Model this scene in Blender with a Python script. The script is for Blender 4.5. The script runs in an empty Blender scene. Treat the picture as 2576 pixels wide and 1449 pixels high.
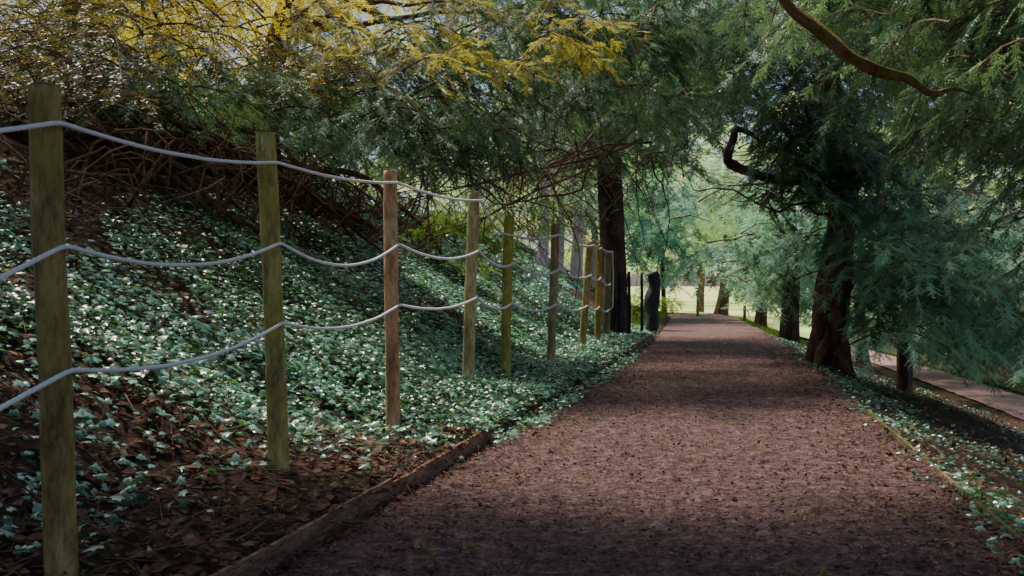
import bpy, math, random
import numpy as np
from mathutils import Vector
random.seed(7); rng = np.random.default_rng(7)
C = bpy.context.scene.collection
F = 2762.0; EYE = 0.8
def W(px, py, Y): return np.array([(px-1288)/F*Y, Y, EYE-(py-740)/F*Y])

# ------------------------------------------------------------ noise / terrain
def _h(ix, iy, s):
    v = np.sin(ix*127.1+iy*311.7+s*74.7)*43758.5453
    return v-np.floor(v)
def vn(x, y, s=0):
    x = np.asarray(x, float); y = np.asarray(y, float)
    ix = np.floor(x); iy = np.floor(y); fx = x-ix; fy = y-iy
    fx = fx*fx*(3-2*fx); fy = fy*fy*(3-2*fy)
    a = _h(ix,iy,s); b = _h(ix+1,iy,s); c = _h(ix,iy+1,s); d = _h(ix+1,iy+1,s)
    return (a+(b-a)*fx)*(1-fy)+(c+(d-c)*fx)*fy-0.5
TY = [-40,0,16,20,37,45,55,80,400]; TX = [-9.3,-1.3,1.9,2.62,5.36,6.2,5.8,2,-40]
PW = 2.2
def XL(Y): return np.interp(Y, TY, TX)
def sm(a, b, x):
    t = np.clip((x-a)/(b-a), 0, 1); return t*t*(3-2*t)
def gz_uy(u, Y):
    u = np.asarray(u, float); Y = np.asarray(Y, float)
    up = np.maximum(u, 0)
    bank = .05+.13*np.minimum(up, .8)+.60*np.where(up>.6, np.sqrt((up-.6)**2+.06)-.245, 0)
    cap = 3.0
    bank = np.where(bank>cap-1, cap-1+1.0*(1-np.exp(-(bank-(cap-1))/1.0)), bank)
    bank = bank*(1-.8*sm(30, 60, Y))
    v = np.maximum(-u-PW, 0)
    right = -.03-.36*np.minimum(v, 3.3)-.10*np.maximum(np.minimum(v-5.4, 12), 0)
    right = right*(1-.75*sm(35, 70, Y))
    z = np.where(u >= 0, bank, np.where(u < -PW, right, -.03))
    X = XL(Y)-u
    off = np.clip(np.maximum(u, -u-PW), 0, 1)
    lp = (1-sm(2.3,3.3,v)*(1-sm(5.3,6.3,v)))
    z = z+(off*lp)*(.16*vn(X*1.1, Y*1.1, 1)+.07*vn(X*3.3, Y*3.3, 2))+.02*vn(X*9, Y*9, 3)*np.minimum(off*3, 1)
    return z
def gz(X, Y): return gz_uy(XL(Y)-X, Y)

# ------------------------------------------------------------ mesh builder
class MB:
    def __init__(s): s.V=[]; s.T=[]; s.Q=[]; s.A=[]; s.n=0
    def add(s, v, t=None, q=None, a=None):
        v = np.asarray(v, np.float32).reshape(-1,3)
        if t is not None: s.T.append(np.asarray(t, np.int32).reshape(-1,3)+s.n)
        if q is not None: s.Q.append(np.asarray(q, np.int32).reshape(-1,4)+s.n)
        s.V.append(v); s.A.append(np.full(len(v), .5, np.float32) if a is None else np.asarray(a, np.float32)); s.n += len(v)
    def tube(s, pts, rad, n=8, lump=0, tint=.5, cap=True, seed=0):
        P = np.asarray(pts, float); m = len(P); R = np.broadcast_to(np.asarray(rad, float), (m,))
        T = np.gradient(P, axis=0); T /= np.linalg.norm(T, axis=1)[:,None]+1e-9
        ref = np.array([0,0,1.]) if abs(T[0][2]) < .8 else np.array([1.,0,0])
        N = np.zeros_like(P); x = np.cross(T[0], ref); x /= np.linalg.norm(x)
        for i in range(m):
            x = x-T[i]*np.dot(x, T[i]); x /= np.linalg.norm(x)+1e-9; N[i] = x
        B = np.cross(T, N); th = np.arange(n)/n*2*math.pi
        rr = R[:,None]*np.ones((m,n))
        if lump:
            k = np.arange(m)[:,None]*.35
            rr = rr*(1+lump*(np.sin(3*th[None]+seed+k*.6)*.6+np.sin(5*th[None]+1.7*seed-k)*.4+.8*vn(th[None]*2+seed*9+0*k, k*2+0*th[None], 5)))
        v = P[:,None]+rr[:,:,None]*(np.cos(th)[None,:,None]*N[:,None]+np.sin(th)[None,:,None]*B[:,None])
        i = np.arange(m-1)[:,None]*n; j = np.arange(n)[None]; j2 = (j+1)%n
        q = np.stack([i+j, i+j2, i+n+j2, i+n+j], -1).reshape(-1,4)
        v = v.reshape(-1,3); t = None
        if cap:
            v = np.vstack([v, P[0], P[-1]]); a = m*n; jj = np.arange(n)
            t = np.vstack([np.stack([(jj+1)%n, jj, np.full(n,a)],1), np.stack([(m-1)*n+jj, (m-1)*n+(jj+1)%n, np.full(n,a+1)],1)])
        s.add(v, t, q, np.full(len(v), tint))
    def sticks(s, p0, p1, r0, r1=None, tint=.5):
        p0 = np.asarray(p0, float); p1 = np.asarray(p1, float)
        if not len(p0): return
        r1 = r0*.5 if r1 is None else r1
        d = p1-p0; d /= np.linalg.norm(d, axis=1)[:,None]+1e-9
        a = np.cross(d, [0.31,.2,.93]); a /= np.linalg.norm(a, axis=1)[:,None]+1e-9; b = np.cross(d, a)
        vs = []
        for p, r in ((p0,r0),(p1,r1)):
            for k in range(3):
                t = k*2.0944; vs.append(p+np.reshape(r,(-1,1))*(math.cos(t)*a+math.sin(t)*b))
        v = np.stack(vs, 1); n = len(p0)
        q = np.array([[0,1,4,3],[1,2,5,4],[2,0,3,5]])
        q = (q[None]+np.arange(n)[:,None,None]*6).reshape(-1,4)
        s.add(v.reshape(-1,3), None, q, np.full(n*6, tint))
    def scatter(s, tv, tt, pos, d, up, size, tint):
        pos = np.asarray(pos, float)
        if not len(pos): return
        d = np.asarray(d, float); d = d/(np.linalg.norm(d, axis=1)[:,None]+1e-9)
        up = np.asarray(up, float); y = np.cross(up, d); y /= np.linalg.norm(y, axis=1)[:,None]+1e-9; z = np.cross(d, y)
        sz = np.broadcast_to(np.asarray(size, float), (len(pos),))[:,None,None]
        v = pos[:,None]+sz*(tv[None,:,0:1]*d[:,None]+tv[None,:,1:2]*y[:,None]+tv[None,:,2:3]*z[:,None])
        n = len(pos); k = len(tv)
        t = (tt[None]+np.arange(n)[:,None,None]*k).reshape(-1,3)
        s.add(v.reshape(-1,3), t, None, np.repeat(np.broadcast_to(np.asarray(tint, float),(n,)), k))
    def build(s, name, mat, parent=None, smooth=True):
        V = np.vstack(s.V).astype(np.float32)
        if parent is not None:
            off = np.array(parent['_o']); V = V-off.astype(np.float32)
        T = np.vstack(s.T) if s.T else np.zeros((0,3),np.int32); Q = np.vstack(s.Q) if s.Q else np.zeros((0,4),np.int32)
        me = bpy.data.meshes.new(name); me.vertices.add(len(V)); me.vertices.foreach_set('co', V.ravel())
        L = np.concatenate([T.ravel(), Q.ravel()]).astype(np.int32); me.loops.add(len(L)); me.loops.foreach_set('vertex_index', L)
        st = np.concatenate([np.arange(len(T))*3, len(T)*3+np.arange(len(Q))*4]).astype(np.int32)
        me.polygons.add(len(st)); me.polygons.foreach_set('loop_start', st)
        me.update(calc_edges=True)
        me.polygons.foreach_set('use_smooth', np.full(len(st), smooth))
        at = me.attributes.new('tint', 'FLOAT', 'POINT'); at.data.foreach_set('value', np.concatenate(s.A).astype(np.float32))
        me.validate(); me.materials.append(mat)
        o = bpy.data.objects.new(name, me); C.objects.link(o)
        if parent is not None: o.parent = parent
        return o
def thing(name, label, cat, loc, group=None):
    o = bpy.data.objects.new(name, None); C.objects.link(o); o.location = Vector([float(a) for a in loc])
    o.empty_display_size = .2
    o['label'] = label; o['category'] = cat; o['_o'] = [float(a) for a in loc]
    if group: o['group'] = group
    return o
def tag(o, label=None, cat=None, group=None, kind=None):
    if label: o['label'] = label
    if cat: o['category'] = cat
    if group: o['group'] = group
    if kind: o['kind'] = kind
    return o

# ------------------------------------------------------------ materials
def newmat(name):
    m = bpy.data.materials.new(name); m.use_nodes = True; nt = m.node_tree
    return m, nt, nt.nodes['Principled BSDF'], nt.nodes['Material Output']
def nd(nt, t, **k):
    n = nt.nodes.new(t)
    for a, b in k.items():
        if a in n.inputs: n.inputs[a].default_value = b
        else: setattr(n, a, b)
    return n
def ramp(nt, fac, stops):
    r = nt.nodes.new('ShaderNodeValToRGB'); e = r.color_ramp.elements
    while len(e) < len(stops): e.new(.5)
    for i, (p, c) in enumerate(stops): e[i].position = p; e[i].color = (*c, 1)
    nt.links.new(fac, r.inputs[0]); return r.outputs[0]
def leafmat(name, dark, light, trans, tf=.35, rough=.5, spec=.5):
    m, nt, b, out = newmat(name); L = nt.links.new
    at = nd(nt, 'ShaderNodeAttribute', attribute_name='tint')
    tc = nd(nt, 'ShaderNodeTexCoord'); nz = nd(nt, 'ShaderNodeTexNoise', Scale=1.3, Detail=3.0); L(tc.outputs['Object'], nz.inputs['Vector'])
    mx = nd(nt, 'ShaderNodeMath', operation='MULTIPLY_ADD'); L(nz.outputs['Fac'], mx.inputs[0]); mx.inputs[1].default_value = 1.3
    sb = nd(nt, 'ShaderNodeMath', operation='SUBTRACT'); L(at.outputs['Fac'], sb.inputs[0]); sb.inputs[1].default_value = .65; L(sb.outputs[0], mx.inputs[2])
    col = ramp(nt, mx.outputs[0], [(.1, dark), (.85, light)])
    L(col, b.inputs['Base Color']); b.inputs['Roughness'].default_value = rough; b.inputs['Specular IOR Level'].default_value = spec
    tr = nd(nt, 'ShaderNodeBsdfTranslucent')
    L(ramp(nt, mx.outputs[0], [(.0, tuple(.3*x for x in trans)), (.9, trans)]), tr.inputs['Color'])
    ms = nd(nt, 'ShaderNodeMixShader'); ms.inputs[0].default_value = tf
    L(b.outputs[0], ms.inputs[1]); L(tr.outputs[0], ms.inputs[2]); L(ms.outputs[0], out.inputs['Surface'])
    return m
def roughmat(name, stops, scale=6, stretch=(1,1,1), bump=.5, rough=.9, dist=.02, detail=8, moss=None, spec=.3, moss_scale=1.6, moss_at=(.5,.65), dirt=.8):
    m, nt, b, out = newmat(name); L = nt.links.new
    tc = nd(nt, 'ShaderNodeTexCoord'); mp = nd(nt, 'ShaderNodeMapping'); mp.inputs['Scale'].default_value = stretch; L(tc.outputs['Object'], mp.inputs[0])
    nz = nd(nt, 'ShaderNodeTexNoise', Scale=float(scale), Detail=float(detail), Roughness=.65); L(mp.outputs[0], nz.inputs['Vector'])
    col = ramp(nt, nz.outputs['Fac'], stops)
    if moss:
        n2 = nd(nt, 'ShaderNodeTexNoise', Scale=moss_scale, Detail=6.0); L(tc.outputs['Object'], n2.inputs['Vector'])
        f = ramp(nt, n2.outputs['Fac'], [(moss_at[0], (0,0,0)), (moss_at[1], (1,1,1))])
        mix = nd(nt, 'ShaderNodeMix', data_type='RGBA'); L(f, mix.inputs[0]); L(col, mix.inputs[6]); mix.inputs[7].default_value = (*moss, 1); col = mix.outputs[2]
    n3 = nd(nt, 'ShaderNodeTexNoise', Scale=float(scale)*4, Detail=8.0, Roughness=.75); L(mp.outputs[0], n3.inputs['Vector'])
    sp = ramp(nt, n3.outputs['Fac'], [(.36, (.35,.35,.35)), (.56, (1,1,1))])
    mu = nd(nt, 'ShaderNodeMix', data_type='RGBA', blend_type='MULTIPLY'); mu.inputs[0].default_value = dirt; L(col, mu.inputs[6]); L(sp, mu.inputs[7]); col = mu.outputs[2]
    L(col, b.inputs['Base Color']); b.inputs['Roughness'].default_value = rough; b.inputs['Specular IOR Level'].default_value = spec
    ad = nd(nt, 'ShaderNodeMath', operation='ADD'); L(nz.outputs['Fac'], ad.inputs[0]); L(n3.outputs['Fac'], ad.inputs[1])
    bp = nd(nt, 'ShaderNodeBump', Strength=bump, Distance=dist); L(ad.outputs[0], bp.inputs['Height']); L(bp.outputs[0], b.inputs['Normal'])
    return m
M = {}
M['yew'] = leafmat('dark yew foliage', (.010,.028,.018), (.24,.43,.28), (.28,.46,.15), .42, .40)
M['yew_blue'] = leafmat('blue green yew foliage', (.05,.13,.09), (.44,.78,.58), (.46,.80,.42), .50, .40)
M['gold'] = leafmat('sunlit golden foliage', (.22,.14,.015), (1.0,.74,.05), (1.0,.86,.06), .6, .5)  # backlight from the sun is painted into these leaf colours
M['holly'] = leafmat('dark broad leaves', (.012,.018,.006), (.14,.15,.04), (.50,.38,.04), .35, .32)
M['goldyew'] = leafmat('yellow green yew foliage', (.04,.055,.015), (.66,.60,.10), (1.0,.9,.12), .5, .5)  # lit copy of the yew, sunlight mixed into its colour
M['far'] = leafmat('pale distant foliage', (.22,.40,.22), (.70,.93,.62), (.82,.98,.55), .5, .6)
M['glow'] = leafmat('sunlit yellow green distant foliage', (.50,.66,.26), (.96,.99,.68), (.98,1.0,.62), .5, .7)  # stands for the far glow, put into near-white leaf colour
M['ivy'] = leafmat('ivy leaf', (.015,.08,.025), (.29,.56,.42), (.25,.70,.10), .22, .27, 1.0)
M['litter'] = roughmat('dead leaf litter', [(.3,(.07,.034,.022)),(.55,(.25,.12,.07)),(.75,(.52,.31,.18))], scale=9, rough=.8)
M['chips'] = roughmat('bark chips', [(.3,(.07,.03,.028)),(.55,(.25,.13,.115)),(.75,(.58,.39,.36))], scale=9, rough=.8, dirt=.5)
M['moss'] = leafmat('moss tuft', (.09,.15,.015), (.30,.46,.06), (.4,.6,.08), .35, .7, .2)
M['bark'] = roughmat('dark bark', [(.3,(.04,.024,.022)),(.5,(.14,.088,.078)),(.7,(.31,.21,.185))], scale=7, stretch=(1,1,.25), bump=1, dist=.06)
M['redbark'] = roughmat('reddish bark', [(.3,(.07,.034,.026)),(.5,(.26,.14,.10)),(.7,(.50,.30,.23))], scale=8, stretch=(1,1,.3), bump=1, dist=.06)
M['palebark'] = roughmat('pale pinkish bark', [(.3,(.48,.33,.33)),(.5,(.76,.56,.56)),(.7,(.90,.74,.73))], scale=5, stretch=(1,1,.2), bump=.6, dist=.03, dirt=.3)
M['mossbark'] = roughmat('mossy orange bark', [(.3,(.10,.045,.02)),(.5,(.36,.18,.075)),(.7,(.62,.37,.18))], scale=9, bump=1, dist=.03, moss=(.28,.26,.06), moss_scale=6, moss_at=(.46,.60))
M['twig'] = roughmat('dead twig', [(.3,(.08,.046,.032)),(.6,(.30,.18,.115))], scale=12, bump=.4)
M['soil'] = roughmat('bank soil', [(.3,(.035,.017,.012)),(.5,(.11,.052,.035)),(.72,(.25,.14,.095))], scale=5, bump=1, dist=.05, moss=(.06,.08,.025), moss_scale=1.2)
M['path'] = roughmat('bark chip path', [(.28,(.095,.043,.042)),(.5,(.30,.166,.155)),(.72,(.60,.42,.40))], scale=15, bump=1, dist=.03, detail=12)
M['lowpath'] = roughmat('lower path dirt', [(.3,(.26,.13,.12)),(.6,(.50,.30,.28))], scale=5, bump=.6, dirt=.5)
M['grass'] = roughmat('grass', [(.3,(.52,.70,.14)),(.6,(.90,.98,.40))], scale=4, bump=.4, dist=.03, dirt=.15)  # sunlit glow of the far field is put into this pale colour
M['board'] = roughmat('weathered board', [(.3,(.12,.055,.04)),(.5,(.33,.18,.13)),(.72,(.52,.33,.25))], scale=4, stretch=(3,1,6), bump=.8, dist=.012, moss=(.15,.14,.05), moss_scale=2.5, moss_at=(.6,.72))
M['mossboard'] = roughmat('mossy edging', [(.3,(.08,.05,.03)),(.6,(.30,.22,.13))], scale=5, bump=.8, dist=.012, moss=(.13,.15,.04), moss_scale=4, moss_at=(.42,.56))
M['endgrain'] = roughmat('post end grain', [(.3,(.20,.16,.08)),(.6,(.42,.35,.20))], scale=30, bump=.5)
M['black'] = roughmat('black netting', [(.3,(.012,.014,.018)),(.7,(.04,.045,.055))], scale=14, bump=.4, rough=.6)
M['blueblack'] = roughmat('blue black netting roll', [(.3,(.02,.024,.035)),(.7,(.08,.09,.12))], scale=14, bump=.6, rough=.6)
M['yellowwood'] = roughmat('yellow marker wood', [(.3,(.3,.2,.04)),(.7,(.5,.36,.1))], scale=9)
M['rope'] = roughmat('white rope', [(.3,(.90,.86,.93)),(.6,(.96,.93,.98))], scale=20, bump=.1, dist=.001, rough=.7, dirt=.1)
def postmat(name, a, b_, moss, amt):
    g=lambda c: (min(.88,1.9*c[0]),min(.82,1.74*c[1]),min(.8,1.5*c[2]))
    a=g(a); b_=g(b_); moss=g(moss)
    return roughmat(name, [(.3,tuple(.4*x for x in a)),(.5,a),(.7,b_)], scale=11, stretch=(1,1,.3), bump=.8, dist=.008, moss=moss, moss_scale=3.5, moss_at=amt, rough=.85, dirt=.7)

# ------------------------------------------------------------ templates
def spray_template(n=10, nl=.30, nw=.055):
    v = []; t = []
    for i in range(n):
        x = .05+.9*i/(n-1); l = nl*(1-.65*(i/(n-1))**1.5)*(.75 if i == 0 else 1)
        for sd in (1,-1):
            a = math.radians(62-18*i/n)*sd
            dx, dy = math.cos(a), math.sin(a); k = len(v); zz = -.12*x*x
            v += [(x-nw, 0, zz), (x+nw, 0, zz+.004), (x+dx*l, dy*l, zz-.05*((i*7)%3-.2)-.02)]; t.append((k,k+1,k+2))
    k = len(v); v += [(0,.018,0),(0,-.018,0),(1.12,0,-.15)]; t.append((k,k+1,k+2))
    return np.array(v), np.array(t)
SPR = spray_template()
def comp(b, bt, subs):
    V=[b]; T=[bt]; n=len(b)
    for x, a, s in subs:
        r=math.radians(a); p=b*s; q=np.stack([p[:,0]*math.cos(r)-p[:,1]*math.sin(r)+x, p[:,0]*math.sin(r)+p[:,1]*math.cos(r), p[:,2]-.05*x],1)
        V.append(q); T.append(bt+n); n+=len(b)
    return np.vstack(V), np.vstack(T)
FAN = comp(*spray_template(7,.28,.06), ((.15,50,.55),(.3,-52,.6),(.5,45,.48),(.62,-42,.42)))
FARS = comp(*spray_template(5,.34,.10), ((.2,50,.6),(.4,-52,.6)))
def broad_template():
    r = random.Random(3); V=[]; T=[]
    for i in range(9):
        x = .1+.1*i; a = (70 if i%2 else -70)+r.uniform(-25,25); a = math.radians(a); l=.26; w=.075
        dx,dy=math.cos(a),math.sin(a); z=r.uniform(-.12,.08); k=len(V)
        V += [(x,0,0),(x+dx*l*.5-dy*w,dy*l*.5+dx*w,z*.5+.02),(x+dx*l,dy*l,z),(x+dx*l*.5+dy*w,dy*l*.5-dx*w,z*.5+.02)]
        T += [(k,k+1,k+2),(k,k+2,k+3)]
    return np.array(V), np.array(T)
BRD = broad_template()
def ivy_template():
    out = [(0,0),(-.12,.22),(-.02,.48),(.22,.30),(.48,.42),(.60,.17),(1.0,0),(.60,-.17),(.48,-.42),(.22,-.30),(-.02,-.48),(-.12,-.22)]
    V = [(.28,0,.05)]+[(x,y,-.22*abs(y)-.12*max(0,x-.4)) for x,y in out]; n=len(out)
    T = [(0,1+i,1+(i+1)%n) for i in range(n)]
    return np.array(V), np.array(T)
IVY = ivy_template()

# ------------------------------------------------------------ crowns
class Crown:
    def __init__(s): s.P=[];s.D=[];s.U=[];s.S=[];s.T=[]; s.k0=[]; s.k1=[]; s.bases=[]; s.r=[]
    def bough(s, B, T, side, nside, size, droop=.5, step=.6):
        B=np.array(B,float); T=np.array(T,float); ax=T-B; L=np.linalg.norm(ax); a=ax/L
        sd=np.cross(a,[0,0,1.]); sd/=np.linalg.norm(sd)+1e-9; tl=random.uniform(-.5,.5); up=np.cross(sd,a); sd=sd*math.cos(tl)+up*math.sin(tl)
        tint=random.uniform(.02,.92)
        def cv(t): return B+ax*t+np.array([0,0,1.])*(.18*L*math.sin(math.pi*t)*(1 if ax[2]<.3 else .2))
        prev=cv(0)
        for i in range(1,7):
            q=cv(i/6); s.k0.append(prev); s.k1.append(q); s.r.append(.012*L*(1-i/8)+.002); prev=q
        for i in range(nside):
            t=.12+.88*(i+random.random()*.6)/nside; p=cv(t); sg=1 if i%2 else -1
            d=a*random.uniform(.5,.9)+sd*sg*random.uniform(.6,1)+np.array([0,0,-droop*random.uniform(.1,1)]); d/=np.linalg.norm(d)
            if i>=nside-1: d=a.copy()
            l=side*(1.1-.65*t)*random.uniform(.7,1.2); m=max(2,int(l/(size*step)))
            s.k0.append(p); s.k1.append(p+d*l*.8-np.array([0,0,droop*l*.25])); s.r.append(.003)
            for j in range(m):
                f=(j+.3)/m; q=p+d*l*f-np.array([0,0,droop*l*.4*f*f])
                dd=d+np.array([random.gauss(0,.28),random.gauss(0,.28),-droop*f*.9+random.gauss(0,.28)])
                s.P.append(q); s.D.append(dd); s.U.append(up+np.array([random.uniform(-.4,.4),random.uniform(-.4,.4),random.uniform(0,.5)]))
                s.S.append(size*random.uniform(.75,1.25)); s.T.append(min(1,max(0,tint+random.uniform(-.25,.25)+.15*f)))
        s.bases.append(B)
    def _one(s, T, trunk, L, side, nside, size, droop):
        h=T-np.array(trunk); h[2]=0; h/=np.linalg.norm(h)+1e-6
        a=random.uniform(-1.1,1.1); h=np.array([h[0]*math.cos(a)-h[1]*math.sin(a), h[0]*math.sin(a)+h[1]*math.cos(a),0])
        l=L*random.uniform(.6,1.3); B=T-h*l+np.array([0,0,l*random.uniform(-.05,.55)])
        s.bough(B,T,side,nside,size,droop)
    def fill(s, trunk, reg, L=1.1, side=.45, nside=9, size=.17, droop=.5):
        for (x0,x1,y0,y1,Y0,Y1,n) in reg:
            for _ in range(n): s._one(W(random.uniform(x0,x1), random.uniform(y0,y1), random.uniform(Y0,Y1)), trunk, L, side, nside, size, droop)
    def box(s, trunk, lo, hi, n, L, side, nside, size, droop=.4):
        for _ in range(n): s._one(np.array([random.uniform(lo[i],hi[i]) for i in range(3)]), trunk, L, side, nside, size, droop)
    def emit(s, par, mat, tmpl, name='crown', limbs_from=None, nl=8, lr=.05, bark=None, twigs=True):
        mb=MB(); mb.scatter(tmpl[0],tmpl[1],s.P,s.D,s.U,s.S,s.T); mb.build(name, mat, par, smooth=False)
        if twigs:
            mb=MB(); mb.sticks(s.k0,s.k1,np.array(s.r)); mb.build('twigs', M['twig'], par)
        if limbs_from is not None:
            for i in range(min(nl,len(s.bases))):
                b=s.bases[(i*7919)%len(s.bases)]; a=np.array(limbs_from[i%len(limbs_from)],float)
                t=np.linspace(0,1,14)[:,None]; mid=(a+b)/2+np.array([random.uniform(-.3,.3),random.uniform(-.3,.3),random.uniform(0,.5)])
                p=(1-t)**2*a+2*t*(1-t)*mid+t*t*b; p=p+np.stack([vn(t[:,0]*5,i+0*t[:,0],q)*.14 for q in (1,2,3)],1)*np.minimum(t*4,1)
                mb=MB(); mb.tube(p, lr*(1-.75*t[:,0]), 7, .1); mb.build('limb', bark or M['bark'], par)

def trunk_mesh(pts, rad, flare=1.8, n=20, lump=.12, seed=1, fh=.5):
    pts=np.array(pts,float); d=np.r_[0,np.cumsum(np.linalg.norm(np.diff(pts,axis=0),axis=1))]; s=np.linspace(0,d[-1],44)
    P=np.stack([np.interp(s,d,pts[:,k]) for k in range(3)],1)
    for _ in range(4): P[1:-1]=(P[:-2]+P[1:-1]*2+P[2:])/4
    R=np.interp(s,d,rad)*(1+(flare-1)*np.exp(-s/fh)); mb=MB(); mb.tube(P,R,n,lump,seed=seed); return mb

# ============================================================ THE SETTING
def grid_obj(name, us, ys, zf, mat):
    U,Yg=np.meshgrid(us,ys); X=XL(Yg)-U; Z=zf(U,Yg); V=np.stack([X,Yg,Z],-1).reshape(-1,3)
    n=len(us); i=np.arange(len(ys)-1)[:,None]*n; j=np.arange(n-1)[None]
    q=np.stack([i+j+1,i+j,i+n+j,i+n+j+1],-1).reshape(-1,4)
    mb=MB(); mb.add(V,None,q); o=mb.build(name,mat); tag(o,kind='structure'); return o
ys=np.concatenate([np.arange(-6,22,.11),np.arange(22,50,.4),np.array([52,56,60,70,80,100,140,200,300,400])])
us=np.concatenate([np.array([-400,-200,-100,-60,-40,-30,-24,-20,-17,-14,-12,-10]),np.arange(-9,7.5,.1),np.array([8,9,10,12,15,20,30,50,100,200,400])])
grid_obj('ground',us,ys,gz_uy,M['soil'])
def pathz(U,Y):
    X=XL(Y)-U
    return .004+.022*vn(X*2,Y*2,7)+.02*vn(X*8,Y*8,8)+.016*vn(X*21,Y*21,9)
ys2=np.concatenate([np.arange(-5,9,.035),np.arange(9,20,.08),np.arange(20,75,.4)])
grid_obj('path',np.arange(-PW-.02,.0,.035),ys2,pathz,M['path'])
grid_obj('lower_path',np.linspace(-PW-4.9,-PW-3.75,10),np.arange(0,60,.3),lambda U,Y: gz_uy(-PW-4.2+0*U,Y)+.03+.02*vn(U*4,Y*4,2),M['lowpath'])
ysg=np.concatenate([np.arange(44,80,1.),np.array([90,110,150,250,399])])
grid_obj('field',np.concatenate([np.arange(-60,30,1.5),np.array([40,60,100,150])]),ysg,lambda U,Y: gz_uy(U,Y)+.05+.06*sm(44,45,Y)+sm(60,200,Y)*3,M['grass'])
grid_obj('grass_verge',np.linspace(-PW-16,-PW-5.1,22),np.arange(6,46,.5),lambda U,Y: gz_uy(U,Y)+.04,M['soil'])

# ============================================================ FENCE POSTS
posts=[
 (108,218,162,1480,2.65,.037,(.23,.18,.08),(.37,.30,.16),(.19,.17,.05),(.45,.62),'tall olive brown fence post nearest the camera, at the left edge'),
 (668,335,706,1200,4.15,.0365,(.30,.27,.11),(.45,.41,.21),(.24,.23,.06),(.42,.60),'mossy olive green post with pale drips near its top, second from the left'),
 (980,428,990,1090,5.44,.0345,(.42,.25,.15),(.52,.36,.25),(.34,.22,.12),(.6,.75),'reddish brown bare wood post, third from the left'),
 (1192,482,1176,960,7.5,.040,(.34,.30,.17),(.46,.42,.28),(.28,.27,.10),(.5,.65),'pale olive post just right of the reddish one, standing in bright ivy'),
 (1281,545,1270,926,9.4,.043,(.33,.32,.11),(.45,.44,.19),(.27,.31,.06),(.42,.58),'yellow green mossy post where the top rope drops steeply'),
 (1398,565,1384,900,10.7,.040,(.32,.27,.19),(.44,.39,.28),(.25,.24,.12),(.5,.7),'greyish brown post, sixth from the left, right of the yellow green one'),
 (1484,610,1463,886,13.0,.040,(.34,.28,.13),(.45,.41,.21),(.27,.25,.09),(.5,.7),'thin leaning olive post, third from the far end of the rope fence'),
 (1508,618,1503,870,14.4,.040,(.40,.27,.09),(.46,.35,.15),(.30,.22,.07),(.5,.7),'small amber brown post, last but one at the far end of the fence'),
 (1530,632,1525,852,16.7,.052,(.24,.21,.15),(.34,.31,.23),(.19,.18,.10),(.5,.7),'farthest dull grey post where the ropes end beside the dark trunk')]
for i,(tx,ty,bx,by,Y,r,a,b_,ms,amt,lab) in enumerate(posts):
    top=W(tx,ty,Y); bot=W(bx,by,Y); bot[2]=min(bot[2],float(gz(bot[0],Y))) ; d=(bot-top)/np.linalg.norm(bot-top)
    foot=bot+d*.15; t=thing('fence_post',lab,'post',bot,'wooden posts of the rope fence')
    n=60; s=np.linspace(0,1,n)[:,None]; P=foot*(1-s)+top*s
    P[:,0]+=.006*vn(s[:,0]*4,i+0*s[:,0],3); R=r*(1+.05*(1-s[:,0]))*(1+.07*vn(s[:,0]*9,i*3+0*s[:,0],4)+.03*vn(s[:,0]*40,i*3+0*s[:,0],4)); R[-1]*=.93
    mb=MB(); mb.tube(P,R,28,.022,seed=i,cap=True); mb.build('shaft',postmat('post wood %d'%i,a,b_,ms,amt),t)
    mb=MB(); e=top-d*.002; mb.tube([e,e-d*.002,e-d*.004],[r*.9,r*.88,r*.5],22); mb.build('cut_end',M['endgrain'],t)
    if i==1:
        mb=MB()
        for k in range(5):
            x=random.uniform(-.35,.1); z0=random.uniform(.01,.06); p=top+d*z0+np.array([x*r,-math.sqrt(1-x*x)*r*1.01,0]); q=p+d*random.uniform(.02,.06)
            mb.tube([p,(p+q)/2,q],[.0007,.0016,.0005],6)
        mb.build('pale_drips',M['rope'],t)

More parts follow.
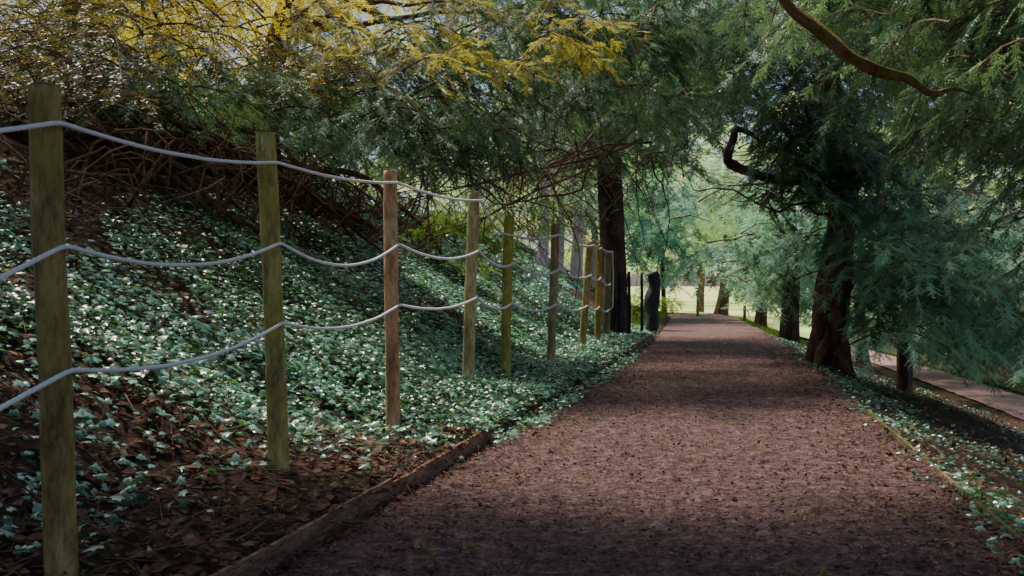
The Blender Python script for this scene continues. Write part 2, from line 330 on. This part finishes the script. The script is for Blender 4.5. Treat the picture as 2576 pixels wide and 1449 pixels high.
# ============================================================ ROPES
def rope(name,label,pts,r=.0056):
    path=[]
    for (x0,y0,Y0,sg),(x1,y1,Y1,_) in zip(pts[:-1],pts[1:]):
        a=W(x0,y0,Y0); b=W(x1,y1,Y1); L=np.linalg.norm(b-a); n=max(3,int(L/.02)); t=np.linspace(0,1,n,endpoint=False)[:,None]
        p=a*(1-t)+b*t; p[:,2]-=4*(t*(1-t))[:,0]*sg/F*(Y0+Y1)/2; path.append(p)
    path.append(W(*pts[-1][:3])[None]); P=np.vstack(path)
    for _ in range(2): P[1:-1]=(P[:-2]+2*P[1:-1]+P[2:])/4
    d=np.r_[0,np.cumsum(np.linalg.norm(np.diff(P,axis=0),axis=1))]; m=int(d[-1]/.007); s=np.linspace(0,d[-1],m)
    Q=np.stack([np.interp(s,d,P[:,k]) for k in range(3)],1); Q[:,2]+=.002*vn(s*6,0*s,4)
    R=r*(1+1.0*sm(4,12,Q[:,1]))
    n=12; T=np.gradient(Q,axis=0); T/=np.linalg.norm(T,axis=1)[:,None]; N=np.cross(T,[.02,.05,1.]); N/=np.linalg.norm(N,axis=1)[:,None]+1e-9; B=np.cross(T,N)
    th=np.arange(n)/n*2*math.pi; rr=R[:,None]*(1+.14*np.cos(3*(th[None]-s[:,None]*2*math.pi/.06)))
    v=Q[:,None]+rr[:,:,None]*(np.cos(th)[None,:,None]*N[:,None]+np.sin(th)[None,:,None]*B[:,None])
    i=np.arange(m-1)[:,None]*n; j=np.arange(n)[None]; j2=(j+1)%n
    mb=MB(); mb.add(v.reshape(-1,3),None,np.stack([i+j,i+j2,i+n+j2,i+n+j],-1).reshape(-1,4)); o=mb.build(name,M['rope']); tag(o,label,'rope','white ropes strung along the fence')
YP=[p[4]-p[5]-.012 for p in posts]
rope('fence_rope','top white twisted rope running from post to post, dropping steeply at the fifth post',
 [(-1300,270,1.35,50),(148,308,YP[0],26),(698,408,YP[1],14),(1000,459,YP[2],12),(1208,504,YP[3],12),(1266,588,YP[4],0),(1294,594,YP[4],9),(1406,590,YP[5],12),(1496,617,YP[6],6),(1513,624,YP[7],4),(1541,633,YP[8],-2),(1543,700,YP[8],0),(1541,775,YP[8],-1),(1530,782,YP[8],0)])
rope('fence_rope','middle white twisted rope sagging in scallops between the posts',
 [(-1300,1300,1.35,12),(163,618,YP[0],53),(706,610,YP[1],56),(1004,613,YP[2],28),(1205,630,YP[3],22),(1293,661,YP[4],22),(1406,677,YP[5],14),(1488,692,YP[6],10),(1512,698,YP[7],10),(1536,714,YP[8],0)])
rope('fence_rope','lowest white twisted rope hanging just above the ivy',
 [(-1300,1690,1.35,8),(180,931,YP[0],44),(712,811,YP[1],36),(1006,766,YP[2],20),(1200,748,YP[3],20),(1287,764,YP[4],18),(1400,765,YP[5],14),(1478,769,YP[6],10),(1508,772,YP[7],8),(1532,780,YP[8],0)])

# ============================================================ EDGING BOARDS
def board(Y0,Y1,u,h,th,lab,tilt=0,z0=0,mat='board'):
    n=max(6,int((Y1-Y0)/.12)); y=np.linspace(Y0,Y1,n); x=XL(y)-u+.006*vn(y*2,0*y,3)
    zt=h+.006*vn(y*1.5,0*y,5)+.005*vn(y*12,0*y,6)+tilt*np.linspace(-1,1,n)+z0
    sec=[(-th/2,-.06),(th/2,-.06),(th/2,0),(th/2*.8,1),(-th/2*.8,1),(-th/2,0)]
    V=np.zeros((n,6,3))
    for k,(dx,zz) in enumerate(sec):
        V[:,k,0]=x+dx+.0015*vn(y*15,k+0*y,2); V[:,k,1]=y; V[:,k,2]=(zt+.003*vn(y*20,k+0*y,8)) if zz==1 else (zz if zz<0 else zt*.5)+z0
    i=np.arange(n-1)[:,None]*6; j=np.arange(6)[None]; q=np.stack([i+j,i+(j+1)%6,i+6+(j+1)%6,i+6+j],-1).reshape(-1,4)
    q=np.vstack([q,[[0,5,4,1]],[[1,4,3,2]],[[(n-1)*6+0,(n-1)*6+1,(n-1)*6+4,(n-1)*6+5]],[[(n-1)*6+1,(n-1)*6+2,(n-1)*6+3,(n-1)*6+4]]])
    mb=MB(); mb.add(V.reshape(-1,3),None,q); o=mb.build('edging_board',M[mat],smooth=False); tag(o,lab,'board','timber edging boards along the path')
board(1.2,4.25,.02,.085,.018,'long timber edging board left of the path, nearest the camera')
board(4.27,5.95,.015,.075,.018,'shorter cracked timber edging board left of the path below the reddish post',.006)
board(13.2,19.5,.03,.12,.03,'far timber edging board left of the path beside the dark trunk')
board(1.6,4.3,-PW-.02,.024,.018,'thin edging strip at the right side of the path, nearest the camera',mat='mossboard')
board(4.33,7.4,-PW-.02,.02,.018,'thin edging strip at the right side of the path, farther one',mat='mossboard')

# ============================================================ IVY, LITTER
def scat_ivy(n,ulo,uhi,ylo,yhi,dens,s0,s1,mb,lift=.04):
    Y=ylo+(yhi-ylo)*rng.random(n)**1.5; u=ulo+(uhi-ulo)*rng.random(n); k=rng.random(n)<dens(u,Y); Y=Y[k];u=u[k];n=len(Y)
    X=XL(Y)-u; Z=gz_uy(u,Y)+rng.random(n)**1.5*lift*2+.01
    nrm=np.stack([np.where(u>.6,.35,0)+rng.normal(0,.42,n), -.35+rng.normal(0,.42,n), np.ones(n)],1)
    a=rng.random(n)*6.283; d=np.stack([np.cos(a),np.sin(a),-.2-.3*np.cos(a)*(u>.6)],1)
    size=(s0+(s1-s0)*rng.random(n)**1.7)*(1+.035*np.maximum(Y-8,0)); mb.scatter(IVY[0],IVY[1],np.stack([X,Y,Z],1),d,nrm,size,np.clip(.42+.32*rng.normal(0,1,n)+.9*vn(X*2,Y*2,6),0,1))
mb=MB()
def dl(u,Y):
    X=XL(Y)-u
    c=vn(X*1.4,Y*1.4,11)+.6*vn(X*3.5,Y*3.5,12)
    base=sm(3.8,6.1,Y+ .65*(u-.6))*sm(-.05,.35,u+ .5*sm(5.8,7,Y)*(1-sm(12,15,Y)))*(1-sm(2.4,3.5,u)*(1-sm(13,18,Y)))
    base=np.maximum(base,.17*(1-sm(2.6,3.6,u))*sm(.25,.7,u))
    return np.clip(base*(.85+1.8*c),0,1)*.97
scat_ivy(165000,-.18,3.8,2.6,22,dl,.021,.054,mb)
scat_ivy(20000,-.2,1.6,5.8,15,lambda u,Y:.85*(1-sm(.9,1.6,u))*sm(-.2,.1,u),.022,.046,mb)
scat_ivy(14000,2,6.5,14,34,lambda u,Y:.8+0*u,.05,.09,mb)
def dr(u,Y):
    v=-u-PW; X=XL(Y)-u; return np.clip((1-sm(.35,1.4,v))*(.6+1.3*vn(X*2,Y*2,13))+.16*(v<3.5)*(vn(X*1.5,Y*1.5,4)>0.05),0,1)*.85
scat_ivy(50000,-PW-3.6,-PW+.1,2.5,22,dr,.02,.042,mb,.03)
o=mb.build('ivy',M['ivy']); tag(o,'carpet of glossy ivy covering the bank and path edges','ivy',kind='stuff')
LQ=(np.array([(0,0,0),(.5,.28,.08),(1,0,0.02),(.5,-.28,.1)]),np.array([(0,1,2),(0,2,3)]))
def nup(n,s=.4): return np.stack([rng.normal(0,s,n),rng.normal(0,s,n),np.ones(n)],1)
mb=MB(); n=44000; Y=2.3+14*rng.random(n)**1.8; u=rng.random(n)*3.6-.05; X=XL(Y)-u
mb.scatter(LQ[0],LQ[1],np.stack([X,Y,gz_uy(u,Y)+.012+.02*rng.random(n)],1),rng.normal(0,1,(n,3))*[1,1,.25],nup(n),.012+.065*rng.random(n)**3,.5)
n=26000; Y=2.3+18*rng.random(n)**1.6; u=-PW-rng.random(n)*4; X=XL(Y)-u
mb.scatter(LQ[0],LQ[1],np.stack([X,Y,gz_uy(u,Y)+.012+.03*rng.random(n)],1),rng.normal(0,1,(n,3))*[1,1,.25],nup(n),.012+.05*rng.random(n)**3,.5)
n=9000; Y=2.5+14*rng.random(n)**1.5; e=.45*rng.random(n)**2; u=np.where(rng.random(n)<.45,-e,-PW+e); X=XL(Y)-u
mb.scatter(LQ[0],LQ[1],np.stack([X,Y,pathz(u,Y)+.006+.012*rng.random(n)],1),rng.normal(0,1,(n,3))*[1,1,.25],nup(n),.010+.035*rng.random(n)**3,.5)
o=mb.build('leaf_litter',M['litter'],smooth=False); tag(o,'brown dead leaves scattered over the bank and the right slope','leaf litter',kind='stuff')
mb=MB(); n=90000; Y=2.5+18*rng.random(n)**1.8; u=.05-rng.random(n)*(PW+.1); X=XL(Y)-u
mb.scatter(LQ[0]*[1,1.1,1],LQ[1],np.stack([X,Y,pathz(u,Y)+.002+.006*rng.random(n)],1),rng.normal(0,1,(n,3))*[1,1,.25],nup(n,.5),.005+.02*rng.random(n)**3,.5)
o=mb.build('bark_chips',M['chips'],smooth=False); tag(o,'crumbly purplish brown bark chips covering the path','bark chips',kind='stuff')
mb=MB(); n=3800; Y=2.3+12*rng.random(n)**1.6; u=rng.random(n)*3.4+.02; X=XL(Y)-u; p=np.stack([X,Y,gz_uy(u,Y)+.02],1); a=rng.random(n)*6.28; l=.05+.28*rng.random(n)**2
X2=X+np.cos(a)*l; Y2=Y+np.sin(a)*l; q=np.stack([X2,Y2,gz(X2,Y2)+.015+.06*rng.random(n)],1); mb.sticks(p,q,.0022+.002*rng.random(n))
n=600; Y=2.6+10*rng.random(n)**1.6; u=-rng.random(n)*PW; X=XL(Y)-u; a=rng.random(n)*6.28; l=.02+.09*rng.random(n)
mb.sticks(np.stack([X,Y,pathz(u,Y)+.008],1),np.stack([X+np.cos(a)*l,Y+np.sin(a)*l,pathz(u,Y)+.012],1),.0014+.001*rng.random(n))
o=mb.build('ground_twigs',M['twig']); tag(o,'thin dead twigs and stems lying on the bank and path','twigs',kind='stuff')
mb=MB(); n=500
cx=rng.integers(0,60,n); hx=_h(cx*1.,cx*2.+1,3); hy=_h(cx*3.,cx*1.+7,4); u=-PW*hx+.04*rng.normal(0,1,n); Y=2.9+7*hy+.04*rng.normal(0,1,n); u=np.clip(u,-PW,0); X=XL(Y)-u
mb.scatter(SPR[0],SPR[1],np.stack([X,Y,pathz(u,Y)+.004],1),rng.normal(0,1,(n,3))*[1,1,.1]+[0,0,.5],nup(n,.5),.014+.016*rng.random(n),rng.random(n))
o=mb.build('moss_tufts',M['moss']); tag(o,'tiny yellow green moss and weed tufts on the path','moss',kind='stuff')

# ============================================================ TREES
def tree(lab,base,pts,rad,flare=1.8,bark='bark',seed=1,fh=.5,n=20,name='yew_tree',lump=.12,group=None):
    base=np.array(base,float); t=thing(name,lab,'tree',base,group)
    trunk_mesh(pts,rad,flare,n,lump,seed,fh).build('trunk',M[bark],t); return t
# 1 tree at the top of the bank, upper left
b=W(215,250,9.5); b[2]=gz(b[0],b[1])
t1=tree('bank top tree at the upper left with sunlit golden leaves and bare roots',b,[b-[0,0,.3],b+[-.1,0,1.2],b+[.1,.1,3],b+[0,0,6]],[.15,.12,.10,.05],1.8,'redbark',seed=2)
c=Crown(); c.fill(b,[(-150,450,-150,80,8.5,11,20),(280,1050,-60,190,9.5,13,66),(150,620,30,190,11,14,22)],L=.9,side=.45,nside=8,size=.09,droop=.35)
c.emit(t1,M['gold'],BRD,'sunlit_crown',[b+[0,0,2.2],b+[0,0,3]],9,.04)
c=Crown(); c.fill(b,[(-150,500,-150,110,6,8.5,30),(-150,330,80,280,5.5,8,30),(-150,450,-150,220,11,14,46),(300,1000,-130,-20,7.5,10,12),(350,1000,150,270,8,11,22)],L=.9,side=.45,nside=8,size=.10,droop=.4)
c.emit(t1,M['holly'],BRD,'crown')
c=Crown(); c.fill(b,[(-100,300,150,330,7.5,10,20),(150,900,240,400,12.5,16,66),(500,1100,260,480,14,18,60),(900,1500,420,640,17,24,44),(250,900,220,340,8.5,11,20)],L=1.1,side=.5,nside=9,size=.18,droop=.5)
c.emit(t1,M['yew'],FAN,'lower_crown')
for i in range(24):
    Y0=random.uniform(6.5,13); u0=random.uniform(3.9,4.9); n=26; s=np.linspace(0,1,n)
    uu=np.maximum(u0-s*random.uniform(1.0,2.2)+.5*vn(s*4,i+0*s,1),2.6+.1*vn(s*5,i+0*s,3)); yy=Y0+s*random.uniform(.3,2.8)+.7*vn(s*3.5,i+.5+0*s,2)
    xx=XL(yy)-uu; zz=gz_uy(uu,yy)+.03+.55*np.sin(s*math.pi)*random.random(); mb=MB(); mb.tube(np.stack([xx,yy,zz],1),random.uniform(.02,.07)*(1-.8*s),9,.15,seed=i); mb.build('root',M['redbark'],t1)
# 2 canopy yew over the fence
b=np.array([XL(13.)-4.3,13.,0]); b[2]=gz(b[0],b[1])
t2=tree('dark yew on the bank whose drooping boughs hang over the middle of the fence',b,[b-[0,0,.3],b+[.1,-.1,1],b+[.5,-.3,2.2],b+[.6,-.2,5]],[.17,.14,.12,.07],1.8,'redbark',seed=5)
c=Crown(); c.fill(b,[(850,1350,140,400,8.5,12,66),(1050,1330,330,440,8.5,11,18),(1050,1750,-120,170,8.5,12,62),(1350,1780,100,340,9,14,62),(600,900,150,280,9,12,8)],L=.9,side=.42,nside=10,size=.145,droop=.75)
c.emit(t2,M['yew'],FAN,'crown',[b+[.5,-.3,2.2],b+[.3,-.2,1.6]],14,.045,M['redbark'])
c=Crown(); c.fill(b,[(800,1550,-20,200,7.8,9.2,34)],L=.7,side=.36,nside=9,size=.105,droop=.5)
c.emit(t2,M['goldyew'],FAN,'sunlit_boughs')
mb=MB()
for i in range(130):
    Y=random.uniform(9,17); T=W(random.uniform(880,1720),random.uniform(430,760),Y); B=W(random.uniform(1050,1680),random.uniform(280,420),Y+random.uniform(-.6,1.5))
    s=np.linspace(0,1,12)[:,None]; mid=(T+B)/2+np.array([random.uniform(-.5,.5),0,random.uniform(-.2,.5)]); p=(1-s)**2*B+2*s*(1-s)*mid+s*s*T
    p=p+.16*np.stack([vn(s[:,0]*5,i+0*s[:,0],q) for q in (1,2,3)],1); mb.tube(p,random.uniform(.004,.015)*(1-.8*s[:,0]),5)
    k=random.randint(3,9); q=p[k]+np.array([random.uniform(-.4,.4),random.uniform(-.3,.3),random.uniform(-.4,.2)]); mb.tube([p[k],(p[k]+q)/2+[0,0,.05],q],[.006,.004,.002],4)
mb.build('dead_branches',M['twig'],t2)
mb=MB()
for i in range(260):
    Y0=random.uniform(6,17); u0=random.uniform(2.6,4.6); s=np.linspace(0,1,9); L_=random.uniform(.5,1.6)
    uu=np.maximum(u0-s*L_*random.uniform(.1,1),2.2+.6*random.random()); yy=Y0+s*L_*random.uniform(-.4,.9); h=random.uniform(.05,.8)
    xx=XL(yy)-uu+.2*vn(s*4,i+0*s,4); zz=gz_uy(uu,yy)+.03+h*np.sin(s*math.pi*.8)+.1*vn(s*4,i+0*s,5); mb.tube(np.stack([xx,yy,zz],1),random.uniform(.005,.016)*(1-.7*s),5)
o=mb.build('brushwood',M['twig']); tag(o,'tangled bare brushwood lying on the upper bank behind the ivy','brushwood',kind='stuff')
# 3 dark upright trunk beyond the fence end
Y=19.; b=W(1548,860,Y); b[2]=gz(b[0],Y)
t3=tree('upright dark trunked yew standing just behind the far end of the rope fence',b,[b-[0,0,.2],W(1545,700,Y),W(1535,500,Y),W(1532,380,Y),W(1525,150,Y)],[.23,.22,.21,.22,.12],1.3,seed=3,fh=.3)
c=Crown(); c.fill(b,[(1280,1850,150,400,14,21,90),(1350,1700,380,430,15,19,10),(1500,1950,-100,160,13,20,44)],L=1.6,side=.7,nside=10,size=.25,droop=.6)
c.emit(t3,M['yew'],FAN,'crown',[W(1535,430,Y),W(1532,380,Y)],12,.06)
# 4 leaning yew right of path
Y=13.
b=W(2085,905,Y); b[2]=gz(b[0],Y)
t4=tree('leaning dark yew with a spreading root flare at the right edge of the path',b,[b-[0.03,0,.25],W(2078,870,Y),W(2092,780,Y),W(2112,640,Y),W(2122,560,Y),W(2125,470,Y),W(2100,330,Y+.3),W(2060,120,Y+.5)],[.24,.22,.19,.17,.16,.15,.12,.06],1.2,'redbark',seed=7,fh=.3,lump=.26,n=34)
def crv(pts,rad,n=40,seed=1,ns=10,lump=.1,wob=0):
    pts=np.array(pts,float); d=np.r_[0,np.cumsum(np.linalg.norm(np.diff(pts,axis=0),axis=1))]; s=np.linspace(0,d[-1],n)
    P=np.stack([np.interp(s,d,pts[:,k]) for k in range(3)],1)
    for _ in range(5): P[1:-1]=(P[:-2]+P[1:-1]*2+P[2:])/4
    if wob: P[:,2]+=wob*vn(s*5,0*s,seed); P[:,0]+=wob*vn(s*5,0*s+3,seed)
    mb=MB(); mb.tube(P,np.interp(s,d,rad),ns,lump,seed=seed); return mb
crv([W(2118,500,13),W(2080,470,12.8),W(1980,452,12.5),W(1890,440,12.2),W(1835,425,12),W(1826,375,12),W(1850,315,12),W(1870,330,12.1),W(1930,360,12.2)],[.09,.065,.055,.05,.055,.045,.04,.03,.015],lump=.2,wob=.07).build('crooked_limb',M['redbark'],t4)
crv([W(2118,560,13),W(2060,520,12.8),W(1930,520,12.5),W(1850,495,12.5),W(1760,470,12.5),W(1690,430,12.5)],[.025,.016,.012,.010,.007,.004],wob=.14).build('limb',M['redbark'],t4)
crv([W(2120,500,13),W(2180,430,12.9),W(2260,360,12.8),W(2400,280,12.5)],[.06,.04,.03,.015],wob=.14).build('limb',M['redbark'],t4)
for i,(x,y) in enumerate([(2015,875),(2050,912),(2140,930),(2120,905)]):
    Yr=12.6 if i in (1,2) else 13; e=W(x,y,Yr); e[2]=gz(e[0],Yr)-.03; a=W(2090,800,13); crv([a,(a*.6+e*.4)+[0,0,-.12],e],[.10,.085,.04],14,seed=i,lump=.2).build('root',M['redbark'],t4)
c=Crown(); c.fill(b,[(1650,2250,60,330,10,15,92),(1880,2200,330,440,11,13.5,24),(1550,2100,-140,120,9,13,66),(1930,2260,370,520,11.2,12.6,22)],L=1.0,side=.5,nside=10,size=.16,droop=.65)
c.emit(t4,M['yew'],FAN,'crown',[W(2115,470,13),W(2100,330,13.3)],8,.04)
mb=MB()
for i in range(60):
    T=W(random.uniform(1700,2060),random.uniform(380,560),random.uniform(11.5,14)); B=W(random.uniform(1900,2120),random.uniform(330,500),13)
    s=np.linspace(0,1,10)[:,None]; mid=(T+B)/2+np.array([random.uniform(-.3,.3),0,random.uniform(-.4,.1)]); p=(1-s)**2*B+2*s*(1-s)*mid+s*s*T; mb.tube(p,random.uniform(.004,.011)*(1-.8*s[:,0]),5)
mb.build('dead_branches',M['twig'],t4)
# 5 near right yew with mossy branch (trunk outside the frame)
b=np.array([5.2,6.0,0.]); b[2]=gz(5.2,6.)
t5=tree('near yew at the upper right with a mossy orange branch sweeping through its boughs',b,[b-[0,0,.3],b+[-.05,0,1.4],b+[-.2,.1,3],b+[0,0,6.5]],[.36,.3,.25,.1],1.8,seed=9)
crv([b+[0,0,4.2],W(2300,-700,5.6),W(1950,-350,5.8),W(1900,-120,6),W(1980,-10,6),W(2040,50,6),W(2110,110,6),W(2170,160,6),W(2250,200,6.1),W(2330,225,6.2),W(2440,238,6.3)],[.10,.07,.045,.034,.030,.030,.035,.031,.028,.020,.006],150,seed=4,lump=.28,wob=.06).build('mossy_branch',M['mossbark'],t5)
c=Crown(); c.fill(b,[(1850,2650,-150,200,6.8,9.5,88),(2250,2700,150,480,6.5,9.5,60),(2450,2750,400,700,6.5,8.5,10)],L=.8,side=.38,nside=10,size=.115,droop=.7)
c.emit(t5,M['yew'],FAN,'crown',[b+[-.2,.1,3]],6,.05)
c=Crown(); c.box(b,(-4.6,-1.5,3.9),(3.2,5.6,6.4),225,1.5,.9,9,.42); c.box(b,(2.5,3,4.0),(8,9,7),64,1.5,.9,9,.42)  # unseen boughs added above the frame to shade the foreground and right side
c.emit(t5,M['yew'],FARS,'overhead_crown')
# 6 pale boughs mid right
Y=14.5; b=W(2275,970,Y); b[2]=gz(b[0],Y)
t6=tree('slim trunked yew on the lower slope with pale blue green boughs at the right',b,[b-[0,0,.2],W(2275,850,Y),W(2290,740,Y),W(2300,560,Y),W(2320,300,Y)],[.10,.09,.085,.08,.05],1.3,'redbark',seed=11,fh=.25)
c=Crown(); c.fill(b,[(2120,2450,480,780,10,14.5,74),(2350,2700,560,930,9,13.5,66),(2150,2300,700,860,12,14,12),(2300,2650,800,950,11,14,20)],L=1.1,side=.5,nside=10,size=.165,droop=.6)
c.emit(t6,M['yew_blue'],FAN,'crown',[W(2290,740,Y),W(2300,560,Y)],10,.035)
c=Crown(); c.fill(b,[(2150,2700,-120,480,12,17,100)],L=1.3,side=.65,nside=9,size=.25,droop=.6)
c.emit(t6,M['yew'],FARS,'upper_crown')
def bgtree(lab,px,py,Y,w,topx,bark,regs,mat='far',size=.45,L=2.2,side=1.0,seed=1,grp='trees at the far end of the path'):
    b=W(px,py,Y); b[2]=gz(b[0],Y); r=w/2/F*Y
    t=tree(lab,b,[b-[0,0,.2],W(topx,py-90,Y),W(topx+(topx-px)*.5,py-200,Y),W(topx,py-380,Y)],[r,r*.9,r*.8,r*.4],1.5,bark,seed,.4,16,'woodland_tree',group=grp)
    c=Crown(); c.fill(b,regs,L=L,side=side,nside=9,size=size,droop=.5); c.emit(t,M[mat],FARS if Y>28 else FAN,'crown',[W(topx,py-230,Y)],3,r*.22,M[bark],twigs=Y<28); return t
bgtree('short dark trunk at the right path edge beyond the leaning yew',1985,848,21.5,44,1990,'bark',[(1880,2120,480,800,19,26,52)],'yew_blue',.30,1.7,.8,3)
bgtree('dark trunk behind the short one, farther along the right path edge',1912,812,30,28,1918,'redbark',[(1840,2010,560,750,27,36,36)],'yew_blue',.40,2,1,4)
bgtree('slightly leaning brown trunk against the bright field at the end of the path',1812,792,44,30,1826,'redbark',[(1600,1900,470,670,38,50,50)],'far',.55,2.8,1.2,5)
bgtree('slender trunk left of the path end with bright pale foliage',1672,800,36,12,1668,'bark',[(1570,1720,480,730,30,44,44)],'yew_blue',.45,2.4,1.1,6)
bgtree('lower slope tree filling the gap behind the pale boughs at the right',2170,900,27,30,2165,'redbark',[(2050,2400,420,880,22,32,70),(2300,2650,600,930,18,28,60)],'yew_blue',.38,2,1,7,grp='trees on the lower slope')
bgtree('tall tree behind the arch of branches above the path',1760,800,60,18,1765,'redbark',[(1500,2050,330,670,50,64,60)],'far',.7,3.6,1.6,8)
for i,(px,w,lab) in enumerate([(1362,26,'pale pink trunk on the bank, leftmost of the pale ones'),(1405,20,'thin pale pink trunk, second from left behind the fence'),(1448,30,'widest pale trunk behind the fence, left of the dark trunk'),(1490,18,'slim pale trunk closest to the dark trunk')]):
    Y=27+i*1.7; b=W(px,650,Y); b[2]=gz(b[0],Y); r=w/2/F*Y
    t=tree(lab,b,[b-[0,0,.2],b+[.1,0,1.5],b+[-.1*i,0,3.5],b+[.1,0,6]],[r,r*.9,r*.8,r*.5],1.3,'palebark',i,.4,14,'woodland_tree',group='pale trunks on the bank')
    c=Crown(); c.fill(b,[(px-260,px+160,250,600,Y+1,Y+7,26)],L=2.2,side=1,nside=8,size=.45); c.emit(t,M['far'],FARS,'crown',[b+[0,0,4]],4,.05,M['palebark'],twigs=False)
for i,(px,lab) in enumerate([(385,'pale backlit stem behind the golden leaves, left one'),(425,'pale backlit stem behind the golden leaves, middle one'),(470,'pale backlit stem behind the golden leaves, right one')]):
    Y=15+i; b=W(px,200,Y); b[2]=gz(b[0],Y); t=tree(lab,b,[b-[0,0,.3],b+[.05,0,1.5],b+[-.05,0,3],b+[.05,0,6]],[.06,.05,.05,.03],1.3,'palebark',i,.4,12,'young_tree',group='backlit stems above the bank')
    c=Crown(); c.fill(b,[(px-350,px+650,-120,210,Y+.5,Y+5,28)],L=1.5,side=.8,nside=9,size=.17,droop=.3); c.emit(t,M['gold'],BRD,'crown',[b+[0,0,2.5]],4,.03,M['palebark'],twigs=False)
for (x,y,Y,lab) in [(1150,600,14,'bright green bush on the bank behind the fourth post'),(1640,790,24,'low bright bush left of the path near the dark netting')]:
    b=W(x,y,Y); b[2]=gz(b[0],Y); t=thing('bush',lab,'bush',b); c=Crown(); c.box(b,tuple(b+[-.7,-.4,.1]),tuple(b+[.7,.6,.8]),16,.6,.3,8,.16); c.emit(t,M['moss'],FAN,'foliage',twigs=False)
c=Crown()
for _ in range(420):
    x=random.uniform(-60,75); Y=random.uniform(75,105); T=np.array([x,Y,random.uniform(1.2,22)]); a=random.random()*6.28
    c.bough(T-[3*math.cos(a),3*math.sin(a),-1],T,2.4,8,1.5,.5)
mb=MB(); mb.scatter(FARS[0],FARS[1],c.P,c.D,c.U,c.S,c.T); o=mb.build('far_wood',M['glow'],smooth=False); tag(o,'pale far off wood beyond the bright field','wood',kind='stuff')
mb=MB(); GB=(np.array([(0,.05,0),(0,-.05,0),(.25,0,1.)]),np.array([(0,1,2)])); n=24000
Y=12+38*rng.random(n); k=rng.random(n); v=np.where(k<.3,.1+1.0*rng.random(n),4.9+4*rng.random(n)); Y=np.where(k<.3,22+20*rng.random(n),Y); u=-PW-v
kk=rng.random(n)<.2; u=np.where(kk,.15+1.2*rng.random(n),u); Y=np.where(kk,20+20*rng.random(n),Y); X=XL(Y)-u; a=rng.random(n)*6.28
mb.scatter(GB[0],GB[1],np.stack([X,Y,gz_uy(u,Y)],1),np.stack([np.cos(a),np.sin(a),0*a],1),np.tile([0,0,1.],(n,1)),.08+.08*rng.random(n),rng.random(n))
o=mb.build('grass',M['moss'],smooth=False); tag(o,'bright short grass beside the lower path and far verge','grass',kind='stuff')

# ============================================================ NETTING FENCE, ROLL, MARKERS
b=W(1565,850,18.2); b[2]=gz(b[0],18.2)
t=thing('netting_fence','black wire netting on dark posts between the fence end and the path','fence',b)
pp=[W(1556,848,18.2),W(1582,842,18.0),W(1614,838,19.5)]
for p in pp:
    z0=float(gz(p[0],p[1])); crv([[p[0],p[1],z0-.1],[p[0]+.01,p[1],z0+.6],[p[0],p[1],z0+1.1]],[.03,.028,.026],8,lump=.03).build('post',M['black'],t)
for a,bb in ((pp[0],pp[1]),):
    p0=[];p1=[]; z0=float(gz(a[0],a[1])); z1=float(gz(bb[0],bb[1])); L_=np.linalg.norm(bb-a); nn=max(4,int(L_/.05))
    for i in range(nn+1):
        f=i/nn; q=a*(1-f)+bb*f; zz=z0*(1-f)+z1*f; p0.append([q[0],q[1],zz]); p1.append([q[0]+.01*random.random(),q[1],zz+1.05])
    for i in range(22):
        h=i*.05; p0.append([a[0],a[1],z0+h]); p1.append([bb[0],bb[1],z1+h])
    mb=MB(); mb.sticks(p0,p1,np.full(len(p0),.005),np.full(len(p0),.005)); mb.build('wire_netting',M['black'],t)
s=np.linspace(0,1,26); q=W(1640,832,20.3); z0=float(gz(q[0],q[1]))
mb=MB(); mb.tube(np.stack([q[0]-.04+.07*np.sin(s*2.6)+.03*np.sin(s*9),q[1]+0*s,z0+s*1.15],1),.08+.05*np.sin(s*math.pi)**.6+.015*np.sin(s*14),16,.18,seed=3); o=mb.build('netting_roll',M['blueblack']); tag(o,'bulging upright blue black roll of netting beside the path','netting roll')
for (px,py0,py1,Y,lab) in [(1755,793,742,39,'small yellow marker post in the middle of the bright gap'),(1873,806,768,34,'small orange marker post beside the far dark trunk')]:
    b=W(px,py0,Y); t=thing('marker_post',lab,'post',b); tp=W(px,py1,Y); mb=MB(); mb.tube([b-[0,0,.2],(b+tp)/2,tp-[0,0,.03],tp],[.05,.048,.047,.02],10,.04); mb.build('shaft',M['yellowwood'],t); mb=MB(); mb.tube([tp-[0,0,.16],tp-[0,0,.10]],[.056,.056],10); mb.build('band',M['rope'],t)

for o in bpy.data.objects:
    if '_o' in o: del o['_o']
# ============================================================ LIGHT, CAMERA
S=bpy.context.scene
sd=Vector((-.34,.34,1.0)).normalized()
w=bpy.data.worlds.new('World'); S.world=w; w.use_nodes=True; nt=w.node_tree
sky=nt.nodes.new('ShaderNodeTexSky'); sky.sky_type='NISHITA'; sky.sun_disc=False; sky.sun_elevation=math.asin(sd.z); sky.sun_rotation=math.atan2(sd.x,sd.y)%(2*math.pi); sky.dust_density=2.5
nt.links.new(sky.outputs[0],nt.nodes['Background'].inputs[0]); nt.nodes['Background'].inputs[1].default_value=.15
l=bpy.data.lights.new('sun','SUN'); l.energy=5; l.angle=math.radians(10); l.color=(1,.93,.78); o=bpy.data.objects.new('sun',l); C.objects.link(o); o.rotation_euler=sd.to_track_quat('Z','Y').to_euler()
cam=bpy.data.cameras.new('camera'); cam.sensor_width=36; cam.lens=36*F/2576; cam.clip_end=1000; cam.clip_start=.05
cam.dof.use_dof=True; cam.dof.focus_distance=6.5; cam.dof.aperture_fstop=9
o=bpy.data.objects.new('camera',cam); C.objects.link(o); o.location=(0,0,EYE); o.rotation_euler=(math.radians(90)+math.atan(15.5/F),0,0); S.camera=o
